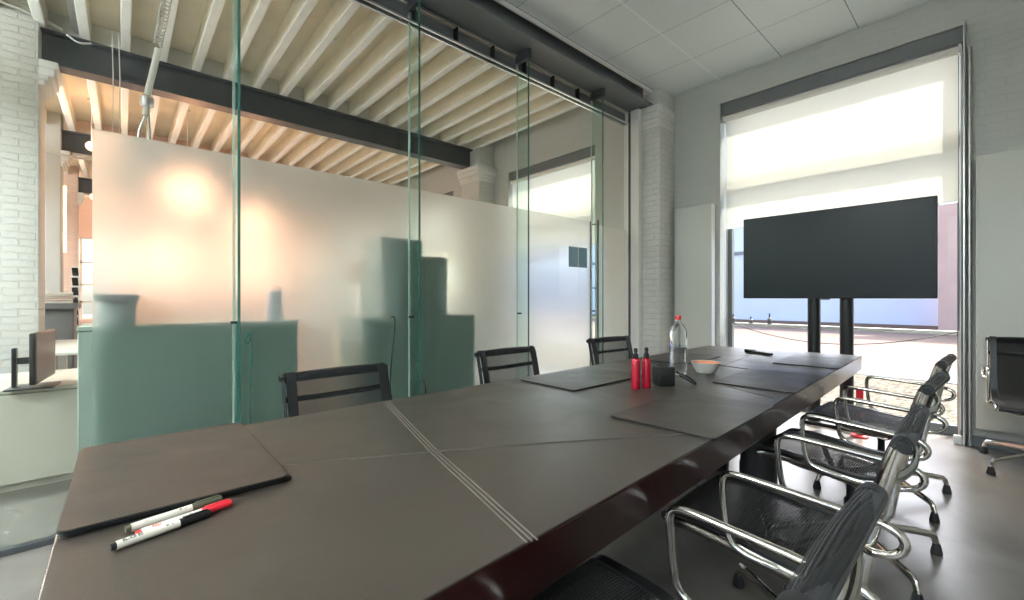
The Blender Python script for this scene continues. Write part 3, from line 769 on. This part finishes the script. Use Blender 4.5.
pad(-1.03, -.665, 3.29, 3.90, T + .0024, 'leather desk pad at the far right end of the table, nearest the screen', R(3))

# ------------------------------------------------------------------ markers
def marker(p0, p1, capm, label, z, endm, txt=None, inkm=None, capflip=False):
    a = Vector(p0); c = Vector(p1); L_ = (c - a).length; ang = math.atan2((c - a).y, (c - a).x); r = .0078
    t = thing('marker_pen', label, 'marker', (a.x, a.y, z + r), ang)
    bl = L_ * .66
    b = MB(); b.tube([(.008, 0, 0), (bl, 0, 0)], r, 20); b.build('barrel', M['cream_ink'], t)
    b = MB(); b.tube([(0, 0, 0), (.0078, 0, 0)], r * .80, 20); b.build('end_plug', endm, t)
    b = MB(); b.tube([(bl + .0002, 0, 0), (bl + .008, 0, 0), (L_ - .01, 0, 0), (L_ - .004, 0, 0), (L_, 0, 0)], r * 1.04, 20, r2=r * .84); b.build('cap', capm, t)
    b = MB(); b.box(bl + .006, L_ - .004, -.0022, .0022, r * .93, r * 1.25, .0005); b.build('clip', capm, t)
    if txt:
        writing('lettering', txt, .0075, inkm, t, (.030, -r * .45, r * .905), (R(27), 0, 0))
        writing('lettering', 'o  ..', .008, M['ink'], t, (bl - .016, -r * .45, r * .905), (R(27), 0, 0))
    return t
marker((-1.033, -.016), (-1.068, .132), M['black'], 'white marker pen with a black cap, lowest and nearest of the three', T + .0008, M['ink'], 'BL-KB 80', M['ink'])
marker((-1.058, .018), (-1.091, .172), M['red_paint'], 'white marker pen with a red cap lying in the middle', T + .0008, M['red_cap'], 'RED', M['red_cap'])
marker((-1.095, .004), (-1.126, .160), M['green_cap'], 'white marker pen with a dark olive cap beside the stacked desk pads', T + .0008, M['green_cap'], '....', M['green_cap'])

# ------------------------------------------------------------------ things on the table
def spray(x, y, label):
    t = thing('spray_bottle', label, 'spray bottle', (x, y, T + .0005))
    b = MB(); b.lathe([(.019, 0), (.0215, .004), (.0215, .138), (.019, .146), (.011, .150)], n=24); b.build('body', M['red_plastic'], t)
    b = MB(); b.lathe([(.0135, .1505), (.0135, .168), (.009, .172), (.007, .180), (.0095, .182), (.0095, .196), (.006, .199)], n=20); b.cyl((.006, -.004, .190), (.013, -.010, .190), .003, 8); b.build('pump', M['black'], t)
spray(-1.176, 1.868, 'red spray bottle with black pump, left of the pair on the table')
spray(-1.155, 1.930, 'red spray bottle with black pump, right of the pair, touching the black box')
t = thing('phone_speaker', 'small black cube-like device beside the red spray bottles', 'device', (-1.135, 2.06, T + .0005), R(-42))
b = MB(); b.box(-.045, .045, -.045, .045, 0, .098, .008, 3, rot=Matrix.Rotation(0, 3, 'X')); b.build('housing', M['black'], t)
b = MB(); b.box(-.036, .036, -.0462, -.0452, .01, .088, .0004); b.build('grille', M['black_metal'], t)
b = MB(); b.box(-.03, .03, -.03, .03, .0982, .0995, .0004); b.build('top_plate', M['rubber'], t)
cable('black_cable', [(-1.078, 2.098, T + .07), (-1.10, 2.11, T + .065), (-1.05, 2.15, T + .045), (-1.01, 2.17, T + .006), (-1.04, 2.18, T + .006), (-1.06, 2.15, T + .03), (-1.075, 2.11, T + .05)], .0045, M['black'], 'black cable looping from the black device to the table')
t = thing('water_bottle', 'tall clear plastic water bottle with a red cap', 'bottle', (-1.235, 2.41, T + .0005))
b = MB()
b.lathe([(.02, .014), (.036, .0), (.047, .014), (.048, .055), (.045, .065), (.048, .075), (.048, .15), (.0445, .16), (.048, .17), (.048, .240), (.044, .260), (.030, .288), (.016, .303), (.0140, .317)], n=36)
for k in range(5): pass
b.build('body', M['clear_pet'], t)
b = MB(); b.lathe([(.0165, .318), (.0175, .320), (.0175, .340), (.016, .342)], n=24); b.build('cap', M['red_cap'], t)
b = MB(); b.lathe([(.0486, .130), (.0488, .131), (.0488, .172), (.0486, .173)], n=36, cap=False); 
mlab = clear_glass('label_film', (.88, .88, .90), .05)
b.build('label_band', mlab, t)
t = thing('bowl', 'small off-white bowl with an orange inside, right of the water bottle', 'bowl', (-1.155, 2.585, T + .0005))
b = MB(); b.lathe([(.030, 0), (.050, .002), (.066, .03), (.078, .058), (.079, .062)], n=40, cap=False); b.bm.faces.new([v for v in b.bm.verts][:40][::-1]); b.build('outer_shell', M['bowl_out'], t)
b = MB(); b.lathe([(.0788, .0622), (.0755, .0600), (.070, .040), (.05, .018), (.002, .016)], n=40, cap=False); b.build('inner_glaze', M['bowl_in'], t)
b = MB(); b.tube([(.079 * math.cos(2 * PI * k / 40), .079 * math.sin(2 * PI * k / 40), .0625) for k in range(40)], .0022, 8, closed=True); b.build('rim', M['bowl_out'], t)
t = thing('remote_control', 'slim black remote control lying near the far end of the table', 'remote control', (-1.26, 3.77, T + .0005), R(-28))
b = MB(); b.box(-.12, .12, -.022, .022, .002, .020, .006, 3); b.build('housing', M['black'], t)
b = MB(); b.box(-.125, -.05, -.026, .026, .0, .026, .006, 3); b.build('head', M['black_metal'], t)
for k in range(3):
    b = MB(); b.lathe([(.006, .0202), (.006, .022)], -.02 + .03 * k, 0, 12); b.build('button', M['grey_lam'], t)

# ------------------------------------------------------------------ screen
t = thing('television', 'large black flat screen on a two-post stand before the window', 'television', (-1.03, 4.80, 1.185))
b = MB(); b.box(-.722, .722, .0, .045, -.005, .815, .006, 2); b.build('housing', M['black'], t)
b = MB(); b.box(-.712, .712, -.0015, -.0003, .008, .807); b.build('screen', M['screen'], t, smooth=False)
b = MB(); b.box(-.05, .02, -.004, .02, -.016, -.0055, .003); b.build('sensor_bar', M['black_metal'], t)
t = thing('television_stand', 'black two-post stand carrying the large screen', 'stand', (-1.03, 4.90, 0))
for x in (-.125, .125):
    b = MB(); b.cyl((x, 0, .03), (x, 0, 1.75), .052, 24); b.build('post', M['black_metal'], t)
b = MB(); b.box(-.19, .19, -.10, .10, 0, .029, .006); b.build('base_plate', M['black_metal'], t)
b = MB(); b.box(-.30, .30, -.054, -.047, 1.35, 1.72, .002); b.build('mount_plate', M['black_metal'], t)
# red and white striped post and socket box
t = thing('striped_post', 'red and white striped post standing on the floor right of the screen stand', 'post', (-.775, 4.68, 0))
zs = [0.02, .10, .17, .26, .33, .42]
b = MB(); b.lathe([(.06, 0), (.06, .015), (.03, .02)], n=20); b.build('foot', M['red_paint'], t)
for k in range(5):
    b = MB(); b.lathe([(.026, zs[k] + .0005), (.026, zs[k + 1])], n=20); b.build('band', M['red_paint'] if k % 2 == 0 else M['white_plastic'], t)
b = MB(); b.box(-.025, .025, -.015, .015, 0, .07, .005, 2); tag(b.build('socket_box', M['rad_side'], loc=(-.205, 5.05, 0)), 'small white socket box on the floor at the right foot of the window', 'box')
b = MB(); b.box(-.60, .60, 0, .10, 0, .06); b.bm.free()

# ------------------------------------------------------------------ radiators and conduit by the window
def radiator(x0, x1, z0, z1, label, flip):
    c = (x0 + x1) / 2; t = thing('panel_radiator', label, 'radiator', (c, YW, 0)); w = (x1 - x0) / 2
    b = MB(); b.box(-w, w, -.105, -.035, z0, z1, .006, 2); b.build('panel', M['rad'], t)
    b = MB(); b.box(w + .0005, w + .012, -.11, -.03, z0, z1, .003); b.build('side_cover', M['rad_side'], t)
    b = MB()
    for z in (z0 + .2, z1 - .2): b.box(-w + .05, w - .05, -.0345, -.001, z, z + .03)
    b.build('bracket', M['alu'], t)
    b = MB(); b.cyl((w - .05, -.07, 0), (w - .05, -.07, z0 - .001), .010, 10); b.build('supply_pipe', M['alu'], t)
radiator(-2.60, -2.165, .16, 2.262, 'tall white panel radiator left of the window', 0)
radiator(-.105, .52, .16, 2.30, 'tall pale panel radiator right of the window', 1)
b = MB(); b.box(-.05, .05, 0, .002, 0, .001); b.bm.free()
pipe_thing('wall_conduit', [(-.140, 5.07, 0), (-.140, 5.07, 2.6), (-.140, 5.07, 3.2)], .014, M['pipe'], 'thin upright conduit between the window and the right radiator')
b = MB(); b.box(-.175, -.165, 5.03, 5.10, 0, 3.41, .002); struct(b.build('trim_9', M['alu'], smooth=False))
b = MB(); b.box(-3.0, -2.12, YW - .012, YW - .001, 0, .08); b.box(-.16, XR, YW - .012, YW - .001, 0, .08); struct(b.build('baseboard_front', M['steel_grey'], smooth=False))
# rope rod at the window and small bottles on the rail
pts = []
for k in range(25):
    f = k / 24; pts.append((-2.04 + 1.83 * f, 5.24, .90 - .17 * (1 - (2 * f - 1) ** 2)))
cable('barrier_cord', pts, .004, M['black_metal'], 'thin cord sagging across the lower window behind the screen stand', smooth=0)
pipe_thing('cord_rod', [(-.205, 5.24, 0), (-.205, 5.24, .91)], .007, M['pipe'], 'thin upright rod holding the cord at the right of the window', 'rod', 10)
for k, (x, h, lab) in enumerate(((-2.04, .10, 'left'), (-1.85, .075, 'middle and lowest'), (-1.66, .115, 'right and tallest'))):
    t = thing('small_bottle', 'small grey bottle on the window rail, %s of the three' % lab, 'bottle', (x, 5.29, .9005))
    b = MB(); b.lathe([(.02, 0), (.022, .003), (.022, h * .5), (.008, h * .62)], n=18); b.build('body', M['grey_lam'], t)
    b = MB(); b.lathe([(.008, h * .625), (.007, h)], n=12); b.build('neck', M['black'], t)

# ------------------------------------------------------------------ chairs
PROF = [(.335, .432), (.328, .448), (.30, .457), (.22, .456), (.10, .444), (0, .430), (-.09, .424), (-.145, .438), (-.178, .472), (-.195, .53), (-.212, .62), (-.235, .72), (-.262, .82), (-.275, .845), (-.292, .848), (-.302, .835)]
def cat(P, n):
    Q = P[:]
    for _ in range(n):
        S = [Q[0]]
        for a, c in zip(Q, Q[1:]): S += [(a[0] * .75 + c[0] * .25, a[1] * .75 + c[1] * .25), (a[0] * .25 + c[0] * .75, a[1] * .25 + c[1] * .75)]
        S.append(Q[-1]); Q = S
    return Q
def make_chair(label, group, arms=True, railm='chrome', basem='chrome', meshm='mesh', rollm='mesh_pad', bw=.016):
    t = thing('office_chair', label, 'chair', (0, 0, 0), 0, group)
    P = cat(PROF, 2)
    W = .235
    b = MB(); b.strip(P, -W + 2 * bw - .002, W - 2 * bw + .002, .004, 6, .006); s = b.build('mesh_sling', M[meshm], t, angle=60)
    for sd in (-1, 1):
        b = MB(); b.strip(P, sd * (W - bw) - bw, sd * (W - bw) + bw, .010, 1); b.build('edge_band', M['band'], t, angle=60)
    # rolled front and top
    b = MB(); b.tube([(-W, -.290, .828), (W, -.290, .828)], .021, 20, flat=.85); b.build('top_roll', M[rollm], t)
    b = MB(); b.tube([(-W, .322, .436), (W, .322, .436)], .017, 14); b.build('front_roll', M['band'], t)
    for sd in (-1, 1):
        b = MB(); x = sd * (W + .009)
        rp = cat([(.31, .425), (.30, .435), (.22, .438), (.10, .427), (0, .412), (-.10, .402), (-.165, .418), (-.205, .465), (-.215, .53), (-.230, .62), (-.252, .72), (-.278, .82)], 1)
        b.tube([(x, p[0], p[1]) for p in rp], .017, 10, flat=.36, up=(0, 0, 1)); b.build('side_rail', M[railm], t)
        b = MB(); b.cyl((x - .008, -.290, .828), (x + .010, -.290, .828), .015, 14); b.build('roll_cap', M['black'], t)
        if arms:
            xa = sd * (W + .030)
            A = [(-.02, .415), (.06, .428), (.10, .45), (.112, .50), (.122, .60), (.120, .645), (.09, .658), (0, .654), (-.20, .642), (-.265, .636), (-.292, .618), (-.294, .592), (-.275, .570), (-.235, .560), (-.215, .556)]
            b = MB(); b.tube([(xa - sd * (.020 if i in (0, 14) else 0), p[0], p[1]) for i, p in enumerate(A)], .0105, 10, smooth=2, flat=1.0); b.build('armrest', M[basem], t)
    # spreaders
    b = MB(); b.tube([(-W - .005, -.262, .735), (-.12, -.285, .728), (0, -.292, .726), (.12, -.285, .728), (W + .005, -.262, .735)], .013, 10, smooth=2, flat=.6); b.build('back_spreader', M[railm], t)
    b = MB()
    for y0 in (.17, -.08):
        zz = .425 if y0 > 0 else .40
        b.tube([(-W - .003, y0, zz), (-.16, y0 * .8 + .008, zz - .035), (-.05, .035 + y0 * .25, .350), (.05, .035 + y0 * .25, .350), (.16, y0 * .8 + .008, zz - .035), (W + .003, y0, zz)], .013, 10, smooth=2)
    b.box(-.06, .06, -.05, .13, .335, .356, .006); b.build('seat_spreader', M[basem], t)
    b = MB(); b.lathe([(.028, .10), (.028, .24), (.018, .25), (.018, .345)], 0, 0, 20); b.build('column', M['black_metal'], t)
    for k in range(4):
        a = R(45 + 90 * k); c, s_ = math.cos(a), math.sin(a)
        b = MB(); b.tube([(.02 * c, .02 * s_, .135), (.16 * c, .16 * s_, .120), (.345 * c, .345 * s_, .095), (.362 * c, .362 * s_, .080), (.372 * c, .372 * s_, .045)], .020, 10, smooth=1, flat=.7, r2=.012); lg = b.build('base_leg', M[basem], t)
        b = MB(); b.lathe([(.021, 0), (.022, .01), (.015, .045), (.013, .05)], .372 * c, .372 * s_, 14); b.build('glide', M['rubber'], lg)
    return t
grp = None
ch = make_chair('mesh chair with polished arms at the right side of the table, nearest to the camera', grp)
XC = -.44
FACE = R(90)      # local +y (front) turned to world -x
ch.location = (XC + .005, .775, 0); ch.rotation_euler = (0, 0, FACE)
dup(ch, (XC, 1.63, 0), FACE + R(1), 'mesh chair with polished arms at the right side of the table, second from the camera')
dup(ch, (XC - .015, 2.55, 0), FACE - R(2), 'mesh chair with polished arms at the right side of the table, third from the camera')
dup(ch, (XC - .03, 3.47, 0), FACE - R(2), 'mesh chair with polished arms at the right side of the table, nearest the window')
c5 = dup(ch, (.235, 4.64, 0), R(180 + 4), 'black mesh chair standing alone against the radiator at the right edge')
c5.scale = (1.05, 1.05, 1.05)
lf = make_chair('black armless-looking mesh chair behind the table before the left green cabinets', None, arms=False, railm='black_metal', basem='black_metal', meshm='mesh_open', rollm='band', bw=.020)
lf['label'] = 'nearest black mesh chair on the far side of the table, left of the dark cable'
lf.location = (-1.825, .775, 0); lf.rotation_euler = (0, 0, -FACE + R(1))
dup(lf, (-1.89, 1.90, 0), -FACE - R(1), 'middle black mesh chair on the far side of the table, right of the green cabinets')
dup(lf, (-1.93, 3.07, 0), -FACE - R(7), 'black mesh chair on the far side of the table, farthest, before the glass door')

# ------------------------------------------------------------------ outside
b = MB(); b.box(-45, 30, YO, 8.8, -.12, -.04); o = b.build('gravel_bed', M['gravel'], smooth=False); o['kind'] = 'structure'; o.name = 'ground_gravel'
b = MB(); b.box(-45, 30, 8.8, 10.6, -.12, -.03); o = struct(b.build('ground_kerb', M['kerb'], smooth=False))
b = MB(); b.box(-45, 30, 10.6, 40, -.12, -.05); o = struct(b.build('ground_paving', M['road'], smooth=False))
b = MB(); b.box(-45, 30, -30, YB - .3, -.12, -.05); b.box(-45, XF - .3, YB - .3, YO, -.12, -.05); struct(b.build('ground_yard', M['kerb'], smooth=False))
t = thing('building', 'pale lavender building across the street, seen below the blind', 'building', (-8, 22, -.05))
b = MB(); b.box(-20, 7.0, 0, 4, 0, 5.2); b.build('wall', M['facade'], t, smooth=False)
b = MB(); b.box(-20, 7.0, -.08, 0, 3.3, 3.45); b.build('cornice', M['kerb'], t, smooth=False)
b = MB(); b.box(-20, 7.0, -.06, 0, 0, .22); b.build('plinth', M['road'], t, smooth=False)
t = thing('brick_wall', 'pinkish brick pier outside, right of the large screen', 'wall', (.9, 20.5, -.05))
b = MB(); b.box(-2.2, 2.5, 0, 1.0, 0, 5.6, .02); b.build('pier', M['pink_brick'], t, smooth=False)
b = MB(); b.box(-2.3, 2.6, -.1, 1.1, 5.6, 5.75, .02); b.build('coping', M['kerb'], t, smooth=False)

# ------------------------------------------------------------------ light
w = bpy.data.worlds.new('sky'); sc.world = w; w.use_nodes = True
N, L = w.node_tree.nodes, w.node_tree.links
bg = N['Background']
sky = N.new('ShaderNodeTexSky'); sky.sky_type = 'NISHITA'; sky.sun_disc = False; sky.sun_elevation = R(50); sky.sun_rotation = R(-20); sky.air_density = 1.2; sky.dust_density = 3.5; sky.ozone_density = 1
mixc = N.new('ShaderNodeMix'); mixc.data_type = 'RGBA'; mixc.inputs[0].default_value = .35; mixc.inputs[7].default_value = (.75, .80, .88, 1)
L.new(sky.outputs[0], mixc.inputs[6])
L.new(mixc.outputs[2], bg.inputs[0]); bg.inputs[1].default_value = .8
sun = bpy.data.lights.new('sun', 'SUN'); sun.energy = 7.2; sun.angle = R(.6); sun.color = (1, .95, .86)
so = bpy.data.objects.new('sun', sun); COL.objects.link(so)
d = Vector((-.42, -1.0, -1.45)); so.rotation_euler = d.to_track_quat('-Z', 'Y').to_euler(); so.location = (3, 10, 12)
for k, yy in enumerate((-3.2, 1.0, 3.4)):  # unseen warm lamps added to tint the glow behind the frosted film
    t = thing('fill_wall_lamp', ('added warm fill lamp at the far end wall near the office windows', 'added warm fill lamp in the middle of the far end wall', 'added warm fill lamp on the far end wall near the window side')[k], 'lamp', (XF + .001, yy, 2.35))
    b = MB(); b.box(0, .02, -.06, .06, -.08, .08, .004); b.build('back_plate', M['alu'], t)
    b = MB(); b.lathe([(.05, -.12), (.07, -.1), (.07, .1), (.05, .12)], .10, 0, 20); b.build('shade', M['warm'], t)
    l = bpy.data.lights.new('lamp_light', 'POINT'); l.energy = 95; l.color = (1, .60, .42); l.shadow_soft_size = .15
    lo = bpy.data.objects.new('lamp_light', l); COL.objects.link(lo); lo.parent = t; lo.location = (.5, 0, 0)
def portal(x0, x1, y, z0, z1, ry, nm):
    a = bpy.data.lights.new(nm, 'AREA'); a.shape = 'RECTANGLE'; a.size = x1 - x0; a.size_y = z1 - z0; a.cycles.is_portal = True
    o = bpy.data.objects.new(nm, a); COL.objects.link(o); o.location = ((x0 + x1) / 2, y, (z0 + z1) / 2); o.rotation_euler = (R(90), 0, ry)
for x0, x1 in WIN[:3]: portal(x0, x1, YO + .02, 0, WT, PI * 0, 'portal')
for o in [o for o in bpy.data.objects if o.name.startswith('portal')]: o.rotation_euler = (R(-90), 0, 0)
portal(-.9, 1.5, YBR - .32, .8, 3.1, 0, 'portal_back')
for x0, x1 in OW: portal(x0, x1, YB - .32, .9, 3.5, 0, 'portal_office')
# fill lights added out of view to brighten the office and the meeting room
def fill_lamp(x, y, z, sx, sy, e, col, label, suspend):
    t = thing('fill_light', label, 'light', (x, y, z))
    b = MB(); b.box(-sx / 2, sx / 2, -sy / 2, sy / 2, 0, .05, .004); b.build('housing', M['white_plastic'], t)
    b = MB(); b.box(-sx / 2 + .02, sx / 2 - .02, -sy / 2 + .02, sy / 2 - .02, -.004, -.0005); b.build('diffuser', emis('fill_diffuser', col, e), t, smooth=False)
    if suspend:
        b = MB(); b.box(-sx / 2 + .02, sx / 2 - .02, -sy / 2 + .02, sy / 2 - .02, .0505, .054); b.build('upper_diffuser', emis('fill_upper', col, e), t, smooth=False)
        b = MB()
        for s in (-1, 1): b.cyl((0, s * sy * .4, .05), (0, s * sy * .4, suspend - z), .003, 6)
        b.build('suspension', M['alu'], t)
fill_lamp(.6, -2.15, 3.15, .7, 1.2, 27, (.94, .98, 1), 'added white fill light, unseen behind the camera in the meeting room', HC)
fill_lamp(-1.6, -2.15, 3.15, .7, 1.2, 27, (.94, .98, 1), 'added white fill light, unseen behind the camera nearer the glass partition', HC)
fill_lamp(-4.9, -3.2, 3.15, .35, 2.4, 72, (.92, .97, 1), 'long added fill light in the office, outside the view, nearest the glass', HP)
fill_lamp(-8.2, -3.2, 3.15, .35, 2.4, 58, (1, .96, .94), 'long added fill light in the office, outside the view, second from the glass', HP)
fill_lamp(-11.6, -3.2, 3.15, .35, 2.4, 46, (1, .84, .74), 'long added fill light in the office, outside the view, farthest from the glass', HP)


# ------------------------------------------------------------------ camera
cam = bpy.data.cameras.new('camera'); co = bpy.data.objects.new('camera', cam); COL.objects.link(co)
cam.sensor_width = 36; cam.lens = 36 * 434 / 1024; cam.shift_y = -2 / 1024; cam.clip_start = .02; cam.clip_end = 200
co.location = (0, 0, 1.185); co.rotation_euler = (R(90), 0, R(48.1))
sc.camera = co
sc.view_settings.view_transform = 'Standard'; sc.view_settings.look = 'None'; sc.view_settings.gamma = 1; sc.view_settings.use_curve_mapping = False
sc.view_settings.exposure = 0.72
c = sc.cycles
c.use_denoising = True; c.max_bounces = 14; c.diffuse_bounces = 6; c.glossy_bounces = 5; c.transmission_bounces = 8; c.transparent_max_bounces = 24
c.sample_clamp_indirect = 6; c.caustics_reflective = False; c.caustics_refractive = True; c.blur_glossy = .5
